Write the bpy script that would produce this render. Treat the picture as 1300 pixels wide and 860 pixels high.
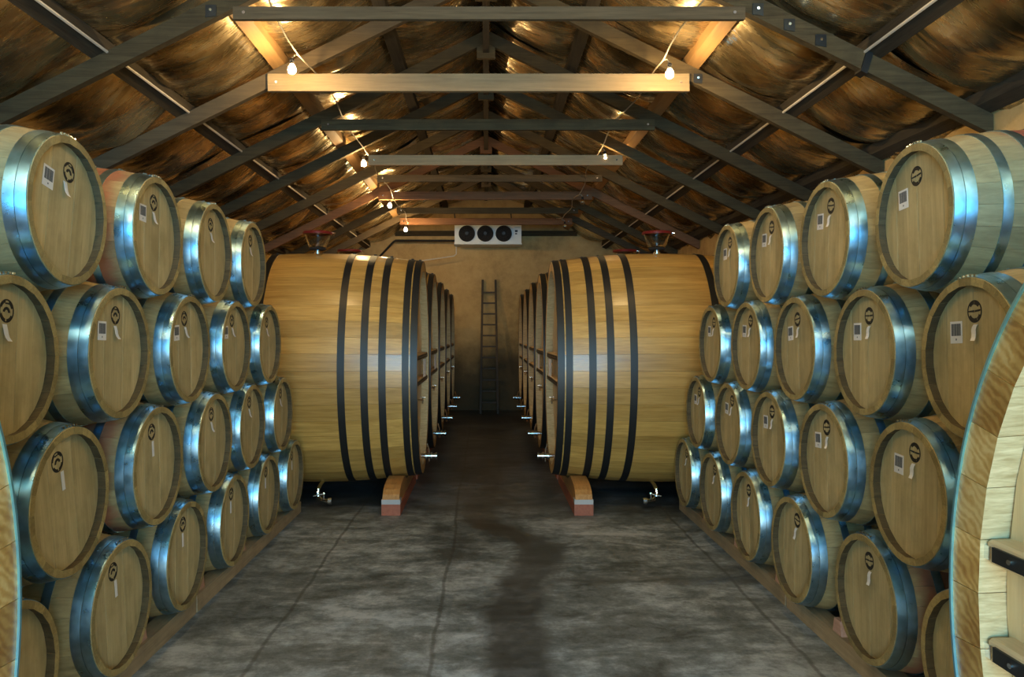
import bpy, bmesh, math, random
from mathutils import Vector, Matrix, noise
random.seed(7)
PI = math.pi
for o in list(bpy.data.objects): bpy.data.objects.remove(o)
scene = bpy.context.scene
C = scene.collection

# ------------------------------------------------------------------ camera, world, light, exposure
EYE = 1.64
cam_d = bpy.data.cameras.new('camera'); cam = bpy.data.objects.new('camera', cam_d); C.objects.link(cam)
cam.location = (0, 0, EYE); cam.rotation_euler = (PI/2, 0, 0)
cam_d.sensor_width = 36; cam_d.lens = 985/1300*36
cam_d.shift_x = 33/1300; cam_d.shift_y = -8/1300
cam_d.clip_start = 0.05; cam_d.clip_end = 100
scene.camera = cam

w = bpy.data.worlds.new('world'); scene.world = w; w.use_nodes = True
w.node_tree.nodes['Background'].inputs[0].default_value = (0.30, 0.55, 1.0, 1)
w.node_tree.nodes['Background'].inputs[1].default_value = 1.0

def area(name, loc, rot, sx, sy, power, col):
    d = bpy.data.lights.new(name, 'AREA'); d.shape = 'RECTANGLE'; d.size = sx; d.size_y = sy
    d.energy = power; d.color = col
    o = bpy.data.objects.new(name, d); o.location = loc; o.rotation_euler = rot; C.objects.link(o)
    return o
# daylight through the open doorway behind the camera
area('sky_through_doorway', (0.0, -3.42, 2.2), (PI/2, 0, 0), 4.3, 1.6, 360, (0.11, 0.57, 1.0))
# added warm fill low in the doorway, for the near vats and heads
area('sunlit_yard_bounce', (0.0, -3.42, 0.72), (PI/2, 0, 0), 4.3, 1.3, 190, (1.0, 0.86, 0.54))  # an added warm fill light, yard bounce in name only
BULB = 600.0
vs = scene.view_settings
vs.view_transform = 'Standard'; vs.look = 'None'; vs.gamma = 1.0; vs.use_curve_mapping = False
vs.exposure = 0.62

# ------------------------------------------------------------------ materials
class NT:
    def __init__(s, name):
        s.m = bpy.data.materials.new(name); s.m.use_nodes = True
        s.t = s.m.node_tree; s.b = s.t.nodes['Principled BSDF']
    def n(s, typ, **kw):
        nd = s.t.nodes.new(typ)
        for k, v in kw.items():
            if k.startswith('i_'):
                key = k[2:]
                key = int(key) if key.isdigit() else key
                nd.inputs[key].default_value = v
            else: setattr(nd, k, v)
        return nd
    def l(s, a, b): s.t.links.new(a, b)
    def math(s, op, a, b=None, clamp=False):
        nd = s.n('ShaderNodeMath', operation=op, use_clamp=clamp)
        for i, v in enumerate((a, b)):
            if v is None: continue
            if isinstance(v, (int, float)): nd.inputs[i].default_value = v
            else: s.l(v, nd.inputs[i])
        return nd.outputs[0]
    def ramp(s, fac, stops):
        r = s.n('ShaderNodeValToRGB'); e = r.color_ramp.elements
        while len(e) < len(stops): e.new(0.5)
        for i, (p, c) in enumerate(stops):
            e[i].position = p
            e[i].color = (c, c, c, 1) if isinstance(c, (int, float)) else (*c, 1)
        s.l(fac, r.inputs[0]); return r.outputs[0]
    def mix(s, fac, a, b, mode='MIX'):
        nd = s.n('ShaderNodeMix', data_type='RGBA', blend_type=mode)
        for idx, v in ((0, fac), (6, a), (7, b)):
            if isinstance(v, (int, float)): nd.inputs[idx].default_value = v
            elif isinstance(v, tuple): nd.inputs[idx].default_value = (*v, 1)
            else: s.l(v, nd.inputs[idx])
        return nd.outputs[2]
    def coord(s, scale, rnd=True, world=False):
        if world: src = s.n('ShaderNodeNewGeometry').outputs['Position']
        else: src = s.n('ShaderNodeTexCoord').outputs['Object']
        mp = s.n('ShaderNodeMapping'); mp.inputs['Scale'].default_value = scale
        if rnd:
            oi = s.n('ShaderNodeObjectInfo')
            add = s.n('ShaderNodeVectorMath', operation='ADD')
            mul = s.math('MULTIPLY', oi.outputs['Random'], 37.0)
            cx = s.n('ShaderNodeCombineXYZ'); s.l(mul, cx.inputs[0]); s.l(mul, cx.inputs[1]); s.l(mul, cx.inputs[2])
            s.l(src, add.inputs[0]); s.l(cx.outputs[0], add.inputs[1]); src = add.outputs[0]
        s.l(src, mp.inputs['Vector']); return mp.outputs[0]
    def noise(s, vec, scale=1.0, detail=4, rough=0.55, dist=0.0):
        nd = s.n('ShaderNodeTexNoise'); nd.inputs['Scale'].default_value = scale
        nd.inputs['Detail'].default_value = detail; nd.inputs['Roughness'].default_value = rough
        nd.inputs['Distortion'].default_value = dist
        s.l(vec, nd.inputs['Vector']); return nd.outputs['Fac']
    def bump(s, h, strength=0.3, dist=0.01):
        b = s.n('ShaderNodeBump'); b.inputs['Strength'].default_value = strength; b.inputs['Distance'].default_value = dist
        s.l(h, b.inputs['Height']); s.l(b.outputs[0], s.b.inputs['Normal'])

def simple(name, col, rough=0.5, metal=0.0, var=0.15, scale=6, **kw):
    t = NT(name); v = t.coord((1, 1, 1)); f = t.noise(v, scale)
    t.l(t.mix(f, tuple(c*(1-var) for c in col), tuple(min(1, c*(1+var)) for c in col)), t.b.inputs['Base Color'])
    t.b.inputs['Roughness'].default_value = rough; t.b.inputs['Metallic'].default_value = metal
    t.bump(f, 0.1, 0.004)
    return t.m

def wood(name, c1, c2, grain='x', rough=0.5, tint=0.25, dirt=0.0, dirt_col=(0.10, 0.08, 0.05), stain=None, coat=0.0, gs=1.0, spec=0.4):
    t = NT(name)
    st = {'x': (1.2, 22, 22), 'y': (22, 1.2, 22), 'z': (22, 22, 1.2)}[grain]
    v = t.coord(tuple(q*gs for q in st)); g = t.noise(v, 1.6, 6, 0.62, 0.6)
    v2 = t.coord(tuple(q*gs*3.2 for q in st)); g2 = t.noise(v2, 1.5, 3)
    f = t.math('ADD', t.math('MULTIPLY', g, 0.7), t.math('MULTIPLY', g2, 0.3))
    col = t.ramp(f, [(0.3, c1), (0.68, c2)])
    oi = t.n('ShaderNodeObjectInfo')
    br = t.math('ADD', t.math('MULTIPLY', oi.outputs['Random'], tint), 1-tint*0.6)
    cb = t.n('ShaderNodeCombineColor'); [t.l(br, cb.inputs[i]) for i in range(3)]
    col = t.mix(1.0, col, cb.outputs[0], 'MULTIPLY')
    if dirt:
        d = t.noise(t.coord((1, 1, 1)), 5.0, 6, 0.65)
        df = t.ramp(d, [(0.45, 0.0), (0.75, dirt)])
        col = t.mix(df, col, dirt_col)
    if stain:
        # wine spilled round the bung: a band about the belly of the barrel
        tc = t.n('ShaderNodeTexCoord'); sp = t.n('ShaderNodeSeparateXYZ'); t.l(tc.outputs['Object'], sp.inputs[0])
        dx = t.math('ABSOLUTE', t.math('ADD', sp.outputs[0], 0.47))
        nn = t.noise(t.coord((1, 1, 1)), 6.0, 4)
        e = t.math('ADD', dx, t.math('MULTIPLY', t.math('SUBTRACT', nn, 0.5), 0.16))
        sf = t.ramp(e, [(stain[3], stain[1]), (stain[3]+0.06, stain[2])])
        col = t.mix(sf, col, stain[0])
    t.l(col, t.b.inputs['Base Color'])
    t.l(t.ramp(f, [(0.2, rough-0.08), (0.8, min(1, rough+0.12))]), t.b.inputs['Roughness'])
    t.b.inputs['Specular IOR Level'].default_value = spec
    if coat:
        t.b.inputs['Coat Weight'].default_value = coat; t.b.inputs['Coat Roughness'].default_value = 0.22
    t.bump(f, 0.25, 0.003)
    return t.m

M = {}
M['barrel'] = wood('barrel oak', (0.27, 0.195, 0.08), (0.51, 0.38, 0.175), 'x', 0.55, 0.3, 0.35, (0.20, 0.15, 0.08))
M['barrel_red'] = wood('wine stained barrel oak', (0.25, 0.185, 0.085), (0.46, 0.36, 0.18), 'x', 0.55, 0.3, 0.35,
                       (0.20, 0.15, 0.08), stain=((0.27, 0.06, 0.04), 0.85, 0.0, 0.15))
M['barrel_wide'] = wood('broadly wine stained barrel oak', (0.25, 0.185, 0.085), (0.46, 0.36, 0.18), 'x', 0.55, 0.3, 0.35,
                       (0.20, 0.15, 0.08), stain=((0.33, 0.10, 0.06), 0.75, 0.0, 0.33))
M['toast_shade'] = wood('toasted oak with recess shade', (0.05, 0.035, 0.018), (0.13, 0.095, 0.045), 'x', 0.7, 0.2)  # dark toasting that also carries the painted shade of the head recess
M['barrel_end'] = wood('barrel stave end grain', (0.22, 0.16, 0.055), (0.46, 0.345, 0.14), 'x', 0.6, 0.5, 0.6, (0.12, 0.09, 0.035), gs=2)
M['barrel_head'] = wood('barrel head oak', (0.39, 0.295, 0.13), (0.60, 0.475, 0.24), 'z', 0.5, 0.22, 0.55, (0.22, 0.17, 0.07))
M['vat'] = wood('vat oak', (0.36, 0.18, 0.036), (0.64, 0.375, 0.10), 'x', 0.36, 0.36, 0.0, coat=0.35, gs=0.8)
def end_grain():
    t = NT('vat stave end grain'); v = t.coord((1, 1, 1))
    wv = t.n('ShaderNodeTexWave', wave_type='RINGS', rings_direction='X'); t.l(v, wv.inputs['Vector'])
    wv.inputs['Scale'].default_value = 14; wv.inputs['Distortion'].default_value = 9; wv.inputs['Detail'].default_value = 3; wv.inputs['Detail Scale'].default_value = 1.2
    n1 = t.noise(v, 5.0, 4); n2 = t.noise(v, 60.0, 3)
    f = t.math('ADD', t.math('MULTIPLY', wv.outputs['Fac'], 0.10), t.math('ADD', t.math('MULTIPLY', n1, 0.78), t.math('MULTIPLY', n2, 0.12)))
    col = t.ramp(f, [(0.36, (0.27, 0.12, 0.022)), (0.5, (0.44, 0.25, 0.065)), (0.62, (0.60, 0.40, 0.15))])
    oi = t.n('ShaderNodeObjectInfo'); br = t.math('ADD', t.math('MULTIPLY', oi.outputs['Random'], 0.35), 0.75)
    cb = t.n('ShaderNodeCombineColor'); [t.l(br, cb.inputs[q]) for q in range(3)]
    t.l(t.mix(1.0, col, cb.outputs[0], 'MULTIPLY'), t.b.inputs['Base Color']); t.b.inputs['Roughness'].default_value = 0.5
    t.bump(f, 0.15, 0.003); return t.m
M['vat_end'] = end_grain()
M['vat_in'] = wood('vat chime inside', (0.36, 0.25, 0.105), (0.68, 0.53, 0.29), 'x', 0.5, 0.1, gs=2.6)
M['vat_head'] = wood('vat head oak', (0.50, 0.34, 0.16), (0.68, 0.50, 0.26), 'z', 0.42, 0.15, coat=0.15)
M['vat_bar'] = wood('vat cross bar oak', (0.48, 0.32, 0.15), (0.66, 0.47, 0.25), 'y', 0.45, 0.1)
M['saddle'] = wood('orange brown cradle timber', (0.30, 0.13, 0.035), (0.56, 0.28, 0.085), 'y', 0.45, 0.1, 0.3, (0.2, 0.09, 0.03))
M['red_wood'] = wood('red painted timber', (0.26, 0.07, 0.035), (0.38, 0.12, 0.06), 'y', 0.55, 0.1, 0.3, (0.12, 0.04, 0.02))
M['rail'] = wood('rail pine', (0.24, 0.17, 0.09), (0.42, 0.31, 0.18), 'y', 0.6, 0.2, 0.5, (0.12, 0.09, 0.05))
M['chock'] = wood('pink stained chock', (0.42, 0.22, 0.15), (0.55, 0.33, 0.24), 'y', 0.6, 0.3, 0.2)
M['beam_dark'] = wood('weathered dark timber', (0.040, 0.028, 0.014), (0.10, 0.073, 0.036), 'x', 0.8, 0.4, 0.4, (0.022, 0.018, 0.013), spec=0.12)
M['beam_grey'] = wood('grey brown timber', (0.055, 0.040, 0.022), (0.13, 0.095, 0.055), 'x', 0.8, 0.3, 0.3, spec=0.12)
M['beam_new'] = wood('new pine timber', (0.165, 0.12, 0.06), (0.28, 0.205, 0.11), 'x', 0.7, 0.1, 0.3, (0.18, 0.11, 0.05))
M['beam_pine'] = wood('orange pine timber', (0.34, 0.20, 0.09), (0.52, 0.33, 0.16), 'x', 0.7, 0.1, 0.2, (0.2, 0.12, 0.05))
M['beam_red'] = wood('red brown timber', (0.13, 0.06, 0.028), (0.26, 0.125, 0.06), 'x', 0.8, 0.3, 0.3, spec=0.12)
M['purlin_dark'] = wood('dark purlin timber', (0.028, 0.023, 0.017), (0.075, 0.062, 0.043), 'y', 0.8, 0.25, 0.2, (0.02, 0.017, 0.012), spec=0.12)
M['purlin_new'] = wood('orange pine purlin', (0.20, 0.11, 0.04), (0.34, 0.20, 0.08), 'y', 0.6, 0.2)
M['ladder'] = wood('dark ladder wood', (0.03, 0.022, 0.014), (0.08, 0.055, 0.03), 'z', 0.6, 0.1)
M['black'] = simple('black iron', (0.018, 0.018, 0.017), 0.45, 0.3)
M['steel'] = simple('polished steel', (0.75, 0.77, 0.78), 0.18, 1.0, 0.03)
M['paper'] = simple('white paper', (0.78, 0.74, 0.70), 0.7, 0, 0.04)
M['pad'] = simple('grey packing board', (0.40, 0.38, 0.36), 0.6)
M['ink'] = simple('black ink', (0.02, 0.017, 0.014), 0.6)
M['grey_ink'] = simple('grey print', (0.13, 0.13, 0.13), 0.7)
M['unit'] = simple('white enamelled steel', (0.66, 0.70, 0.68), 0.4, 0, 0.04)
M['rubber'] = simple('black plastic', (0.010, 0.009, 0.008), 0.85)
M['red_rim'] = simple('dark red plastic', (0.15, 0.012, 0.010), 0.35)
M['white_pvc'] = simple('white plastic pipe', (0.62, 0.58, 0.50), 0.4)
M['cord'] = simple('pale flex', (0.28, 0.24, 0.17), 0.5)

def galv():
    t = NT('galvanised hoop steel')
    v = t.coord((3, 3, 3)); f = t.noise(v, 3.0, 6, 0.6)
    vr = t.n('ShaderNodeTexVoronoi'); vr.inputs['Scale'].default_value = 28; t.l(t.coord((1, 1, 1)), vr.inputs['Vector'])
    h = t.math('ADD', f, t.math('MULTIPLY', vr.outputs['Distance'], 0.3))
    t.l(t.ramp(h, [(0.35, (0.20, 0.35, 0.45)), (0.8, (0.36, 0.56, 0.70))]), t.b.inputs['Base Color'])
    t.b.inputs['Metallic'].default_value = 1.0
    t.l(t.ramp(f, [(0.3, 0.24), (0.7, 0.40)]), t.b.inputs['Roughness'])
    t.bump(f, 0.08, 0.003)
    return t.m
M['galv'] = galv()
M['rim_steel'] = simple('bright rim hoop steel', (0.34, 0.76, 0.96), 0.45, 1.0, 0.05)

def foil_mat():
    t = NT('creased brown foil insulation')
    # creases run up the slope, fine across
    v = t.coord((1.0, 4.5, 1.0)); a = t.noise(v, 1.0, 2, 0.45, 0.6)
    v2 = t.coord((4.0, 20, 4.0)); b = t.noise(v2, 1.0, 3, 0.6, 0.3)
    c = t.noise(t.coord((1.1, 1.6, 1.1)), 1.4, 3)
    h = t.math('ADD', t.math('MULTIPLY', a, 0.6), t.math('MULTIPLY', b, 0.07))
    h = t.math('ADD', h, t.math('MULTIPLY', c, 0.6))
    t.l(t.ramp(c, [(0.36, (0.17, 0.135, 0.07)), (0.52, (0.48, 0.38, 0.21)), (0.68, (0.84, 0.71, 0.46))]), t.b.inputs['Base Color'])
    t.b.inputs['Metallic'].default_value = 0.92
    t.l(t.ramp(b, [(0.3, 0.16), (0.7, 0.34)]), t.b.inputs['Roughness'])
    t.bump(h, 0.85, 0.05)
    return t.m
M['foil'] = foil_mat()

def plaster():
    t = NT('ochre lime plaster')
    v = t.coord((1, 1, 1), rnd=False, world=True)
    a = t.noise(v, 1.1, 6, 0.6); b = t.noise(v, 9.0, 6, 0.7)
    f = t.math('ADD', t.math('MULTIPLY', a, 0.65), t.math('MULTIPLY', b, 0.35))
    col = t.ramp(f, [(0.3, (0.30, 0.19, 0.07)), (0.5, (0.52, 0.345, 0.135)), (0.72, (0.66, 0.46, 0.20))])
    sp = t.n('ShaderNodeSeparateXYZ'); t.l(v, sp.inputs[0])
    # shade of the vats painted into the colour: uneven dark along the wall foot
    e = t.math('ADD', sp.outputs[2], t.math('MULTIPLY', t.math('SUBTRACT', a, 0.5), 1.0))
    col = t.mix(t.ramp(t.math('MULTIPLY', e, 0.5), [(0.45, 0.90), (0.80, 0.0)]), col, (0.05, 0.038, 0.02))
    t.l(col, t.b.inputs['Base Color']); t.b.inputs['Roughness'].default_value = 0.9
    t.bump(f, 0.6, 0.03)
    return t.m
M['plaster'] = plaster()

def concrete():
    t = NT('stained concrete')
    v = t.coord((1, 1, 1), rnd=False, world=True)
    a = t.noise(v, 0.9, 7, 0.62, 0.4); b = t.noise(v, 9.0, 12, 0.8); 
    vs_ = t.coord((0.9, 1.9, 1), rnd=False, world=True); s_ = t.noise(vs_, 2.2, 10, 0.72, 0.6)
    f = t.math('ADD', t.math('MULTIPLY', a, 0.36), t.math('ADD', t.math('MULTIPLY', b, 0.34), t.math('MULTIPLY', s_, 0.36)))
    col = t.ramp(f, [(0.45, (0.050, 0.060, 0.060)), (0.53, (0.155, 0.180, 0.185)), (0.61, (0.37, 0.41, 0.44))])
    sp = t.n('ShaderNodeSeparateXYZ'); t.l(v, sp.inputs[0]); X, Y = sp.outputs[0], sp.outputs[1]
    # the wet run of spilled water wandering down the middle
    fc = t.n('ShaderNodeFloatCurve'); cu = fc.mapping.curves[0]
    pts = [(2.0, .10), (3.69, .16), (4.4, .16), (5.08, .24), (5.5, .34), (5.81, .40), (6.38, .16), (7.1, -.06), (8.2, .05), (10, .1)]
    pp = [((y-2)/8, (x+0.5)) for y, x in pts]
    cu.points[0].location = pp[0]; cu.points[1].location = pp[-1]
    for q in pp[1:-1]: cu.points.new(*q)
    fc.mapping.update()
    t.l(t.math('DIVIDE', t.math('SUBTRACT', Y, 2.0), 8.0, True), fc.inputs['Value'])
    cx = t.math('SUBTRACT', fc.outputs[0], 0.5)
    d = t.math('ABSOLUTE', t.math('SUBTRACT', X, cx))
    nz = t.noise(v, 2.6, 8, 0.7)
    d = t.math('ADD', d, t.math('MULTIPLY', t.math('SUBTRACT', nz, 0.5), 0.34))
    wet = t.ramp(d, [(0.11, 1.0), (0.22, 0.0)])
    # side run to the right at y = 5.1 and cracks
    d2 = t.math('ABSOLUTE', t.math('ADD', t.math('SUBTRACT', Y, 5.12), t.math('MULTIPLY', t.math('SUBTRACT', nz, 0.5), 0.35)))
    g = t.math('GREATER_THAN', X, 0.2)
    wet2 = t.math('MULTIPLY', t.ramp(d2, [(0.01, 0.75), (0.10, 0.0)]), g)
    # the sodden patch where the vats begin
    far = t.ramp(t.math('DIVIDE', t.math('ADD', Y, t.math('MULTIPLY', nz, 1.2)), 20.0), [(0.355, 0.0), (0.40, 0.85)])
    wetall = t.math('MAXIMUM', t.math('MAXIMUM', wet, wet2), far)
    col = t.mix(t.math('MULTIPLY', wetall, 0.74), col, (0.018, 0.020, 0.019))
    # slab joints
    for cc, ax in ((-0.27, X), (-1.16, X), (1.62, X)):
        j = t.math('ABSOLUTE', t.math('ADD', t.math('SUBTRACT', ax, cc), t.math('MULTIPLY', t.math('SUBTRACT', a, 0.5), 0.12)))
        col = t.mix(t.ramp(j, [(0.006, 0.55), (0.016, 0.0)]), col, (0.035, 0.032, 0.026))
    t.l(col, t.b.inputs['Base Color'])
    r = t.math('SUBTRACT', t.math('ADD', 0.42, t.math('MULTIPLY', b, 0.32)), t.math('MULTIPLY', wetall, 0.22))
    t.l(r, t.b.inputs['Roughness'])
    t.bump(f, 0.35, 0.012)
    return t.m
M['concrete'] = concrete()

def glass():
    t = NT('clear glass'); t.b.inputs['Base Color'].default_value = (0.95, 0.97, 0.96, 1)
    t.b.inputs['Roughness'].default_value = 0.03; t.b.inputs['Transmission Weight'].default_value = 1.0
    return t.m
M['glass'] = glass()
def bulb_mat(name, s):
    t = NT(name); t.b.inputs['Base Color'].default_value = (0.9, 0.8, 0.6, 1)
    t.b.inputs['Emission Color'].default_value = (1.0, 0.68, 0.31, 1); t.b.inputs['Emission Strength'].default_value = s
    return t.m
M['bulb'] = bulb_mat('lit filament bulb', BULB)
M['tin'] = simple('corrugated roof iron', (0.10, 0.10, 0.10), 0.6, 0.5)

# ------------------------------------------------------------------ helpers
def mesh_obj(name, verts, faces, mats, parent=None, smooth=False, fm=None, angle=30):
    me = bpy.data.meshes.new(name); me.from_pydata(verts, [], faces)
    for m in (mats if isinstance(mats, (list, tuple)) else [mats]): me.materials.append(m)
    if fm:
        for i, k in enumerate(fm): me.polygons[i].material_index = k
    bm = bmesh.new(); bm.from_mesh(me); bmesh.ops.recalc_face_normals(bm, faces=bm.faces); bm.to_mesh(me); bm.free()
    if smooth:
        for p in me.polygons: p.use_smooth = True
        me.set_sharp_from_angle(angle=math.radians(angle))
    me.update()
    o = bpy.data.objects.new(name, me); C.objects.link(o)
    if parent: o.parent = parent
    return o

class MB:
    def __init__(s): s.v = []; s.f = []; s.m = []
    def box(s, lo, hi, mi=0, taper=None):
        n = len(s.v); (x0, y0, z0), (x1, y1, z1) = lo, hi
        s.v += [(x0,y0,z0),(x1,y0,z0),(x1,y1,z0),(x0,y1,z0),(x0,y0,z1),(x1,y0,z1),(x1,y1,z1),(x0,y1,z1)]
        for q in ((0,3,2,1),(4,5,6,7),(0,1,5,4),(1,2,6,5),(2,3,7,6),(3,0,4,7)):
            s.f.append(tuple(n+i for i in q)); s.m.append(mi)
    def prism(s, pts, axis, a, b, mi=0):
        """extrude a 2-D outline along an axis from a to b"""
        n = len(s.v); k = len(pts)
        for q in (a, b):
            for (u, v) in pts:
                s.v.append({'x': (q, u, v), 'y': (u, q, v), 'z': (u, v, q)}[axis])
        s.f.append(tuple(n+i for i in range(k))); s.f.append(tuple(n+k+i for i in reversed(range(k)))); s.m += [mi, mi]
        for i in range(k):
            j = (i+1) % k; s.f.append((n+i, n+j, n+k+j, n+k+i)); s.m.append(mi)
    def tube(s, path, r, seg=8, mi=0):
        path = [Vector(p) for p in path]; rr = r if isinstance(r, (list, tuple)) else [r]*len(path)
        n0 = len(s.v)
        prev = None
        for i, p in enumerate(path):
            d = (path[min(i+1, len(path)-1)] - path[max(i-1, 0)])
            if d.length < 1e-9: d = Vector((0, 0, 1))
            d.normalize()
            u = prev if prev is not None else (Vector((0, 0, 1)) if abs(d.z) < 0.9 else Vector((1, 0, 0)))
            u = (u - d*u.dot(d)); 
            if u.length < 1e-6: u = d.orthogonal()
            u.normalize(); prev = u; v = d.cross(u)
            for k in range(seg):
                a = 2*PI*k/seg; s.v.append(tuple(p + (u*math.cos(a)+v*math.sin(a))*rr[i]))
        for i in range(len(path)-1):
            for k in range(seg):
                a = n0+i*seg+k; b = n0+i*seg+(k+1) % seg
                s.f.append((a, b, b+seg, a+seg)); s.m.append(mi)
        s.f.append(tuple(n0+k for k in reversed(range(seg)))); s.m.append(mi)
        e = n0+(len(path)-1)*seg; s.f.append(tuple(e+k for k in range(seg))); s.m.append(mi)
    def lathe(s, prof, seg=24, mi=0, c=(0, 0, 0)):
        """prof = (r, z) list round the z axis"""
        n = len(s.v)
        for r, z in prof:
            for k in range(seg):
                a = 2*PI*k/seg; s.v.append((c[0]+r*math.cos(a), c[1]+r*math.sin(a), c[2]+z))
        for i in range(len(prof)-1):
            for k in range(seg):
                a = n+i*seg+k; b = n+i*seg+(k+1) % seg
                s.f.append((a, b, b+seg, a+seg)); s.m.append(mi)
    def obj(s, name, mats, parent=None, smooth=False, angle=30):
        return mesh_obj(name, s.v, s.f, mats, parent, smooth, s.m, angle)

def thing(name, label, cat, loc=(0, 0, 0), rotz=0, group=None):
    o = bpy.data.objects.new(name, None); C.objects.link(o); o.empty_display_size = 0.1
    o.location = loc; o.rotation_euler = (0, 0, rotz); o['label'] = label; o['category'] = cat
    if group: o['group'] = group
    return o
def tag(o, label, cat, group=None):
    o['label'] = label; o['category'] = cat
    if group: o['group'] = group
    return o
def struct(o):
    o['kind'] = 'structure'; return o

# ------------------------------------------------------------------ the shell
XL, XR, YF, YB = -3.50, 3.24, -3.3, 16.3
RZ = 4.50; SL = 0.495; RX = 0.0              # underside of rafters: z = RZ - SL*|x|
rz = lambda x: RZ - SL*abs(x-RX)
m = MB(); m.box((XL-0.3, YF-2.5, -0.2), (XR+0.3, YB+0.3, 0)); struct(m.obj('floor', M['concrete']))
top = lambda x: rz(x)+0.34
XS = {-1: 3.50, 1: 3.24}
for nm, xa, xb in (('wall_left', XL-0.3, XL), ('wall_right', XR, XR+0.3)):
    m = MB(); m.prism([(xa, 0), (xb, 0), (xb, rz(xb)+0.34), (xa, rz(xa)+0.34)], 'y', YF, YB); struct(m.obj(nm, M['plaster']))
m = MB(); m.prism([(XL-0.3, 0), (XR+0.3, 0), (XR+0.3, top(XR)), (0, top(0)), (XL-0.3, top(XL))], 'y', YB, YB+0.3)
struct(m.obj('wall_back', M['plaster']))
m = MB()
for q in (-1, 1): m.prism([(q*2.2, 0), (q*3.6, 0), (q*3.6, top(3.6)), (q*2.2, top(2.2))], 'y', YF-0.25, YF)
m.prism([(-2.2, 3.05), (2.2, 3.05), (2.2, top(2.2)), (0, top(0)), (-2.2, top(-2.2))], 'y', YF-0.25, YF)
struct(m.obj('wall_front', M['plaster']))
m = MB(); m.box((-2.28, YF-0.27, 0), (-2.2, YF+0.04, 3.13)); m.box((2.2, YF-0.27, 0), (2.28, YF+0.04, 3.13)); m.box((-2.2, YF-0.27, 3.05), (2.2, YF+0.04, 3.13))
struct(m.obj('door_1', M['beam_dark']))

# ceiling: a top-level Empty with the roof iron and each foil sheet
ceil = bpy.data.objects.new('ceiling', None); C.objects.link(ceil); ceil.location = (0, 0, rz(3)); struct(ceil)
def in_ceil(o): o.parent = ceil; o.matrix_parent_inverse = Matrix.Translation((0, 0, -rz(3))); return o
for s in (-1, 1):
    m = MB(); zz = 0.36
    m.prism([(0, rz(0)+zz), (s*3.85, rz(3.85)+zz), (s*3.85, rz(3.85)+zz+0.02), (0, rz(0)+zz+0.02)], 'y', YF-0.4, YB+0.4)
    in_ceil(m.obj('roof_iron', M['tin']))
T0, TS = 4.97, 1.36                             # first truss in view and their spacing
trussY = [T0+TS*k for k in range(-2, 8)]
PX = [0.84, 1.68, 2.47]                   # purlins
PH = 0.13                                       # height of purlin undersides over rafter undersides
bounds = [YF-0.02, -1.83, -0.47, 0.89] + trussY + [YB+0.01]
for bi in range(len(bounds)-1):
    y0, y1 = bounds[bi], bounds[bi+1]
    for s in (-1, 1):
        NU, NV = 70, 14; XE = XS[s]+0.05; knots = [0.0]+PX+[XS[s]-0.07, XE]
        V = []; F = []
        sd = random.uniform(0, 50)
        for iu in range(NU+1):
            x = XE*iu/NU
            for i in range(len(knots)-1):
                if knots[i] <= x <= knots[i+1]+1e-6:
                    u = (x-knots[i])/(knots[i+1]-knots[i]); break
            sag = 0.125*math.sin(PI*u)**0.8 if u > 0 and u < 1 else 0
            for iv in range(NV+1):
                v = iv/NV; y = y0-0.03+(y1-y0+0.06)*v
                p = Vector((x*1.5+sd, y*3.2, s*7.0))
                nz = noise.noise(p)*0.055 + noise.noise(Vector((x*5+sd, y*9, 3*s)))*0.020
                sv = (math.sin(PI*min(1, max(0, v))))**0.6
                z = rz(x)+PH+0.115 - sag*(0.45+0.55*sv) + nz*(0.25+0.75*math.sin(PI*u)) - 0.01*sv
                z += 0.018*math.sin(PI*v*5+sd)*math.sin(PI*u)
                V.append((s*x, y, z))
        for iu in range(NU):
            for iv in range(NV):
                a = iu*(NV+1)+iv; F.append((a, a+1, a+NV+2, a+NV+1))
        in_ceil(mesh_obj('foil_sheet', V, F, M['foil'], None, True, angle=180))

# ------------------------------------------------------------------ roof timbers
side = {-1: 'left', 1: 'right'}
plabel = ['upper purlin near the ridge', 'middle purlin level with the tie beams', 'lower purlin halfway down', 'eaves plate lying on top of']
for s in (-1, 1):
    for i, px in enumerate(PX+[XS[s]-0.07]):
        zz = rz(px)+PH; hw = 0.045
        m = MB(); dz = SL*hw*s
        pts = [(s*px-hw, zz+dz), (s*px+hw, zz-dz), (s*px+hw, zz-dz+0.085), (s*px-hw, zz+dz+0.085)]
        m.prism(pts, 'y', YF+0.02, YB-0.02)
        mat = M['purlin_new'] if i == 1 else M['purlin_dark']
        o = m.obj('purlin', mat)
        lab = ['dark timber purlin nearest the ridge, %s roof slope', 'orange pine purlin level with the tie beam ends, %s roof slope',
               'dark timber purlin halfway down, crossing the rafters, %s roof slope', 'dark timber plate along the eaves on top of the %s wall'][i] % side[s]
        tag(o, lab, 'beam', 'purlins')
        if i == 2:
            m = MB(); m.tube([(s*(px-0.056), YF+0.1, rz(px)+PH+0.020), (s*(px-0.056), YB-0.1, rz(px)+PH+0.020)], 0.010, 6)
            tag(m.obj('steel_conduit', M['white_pvc']), 'thin pale conduit fixed along the lower purlin of the %s roof slope' % side[s], 'pipe')
m = MB(); m.box((-0.03+RX, YF+0.02, RZ-0.10), (0.03+RX, YB-0.02, RZ+0.17))
tag(m.obj('ridge_beam', M['purlin_dark']), 'dark ridge beam running along the peak of the roof', 'beam')

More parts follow.
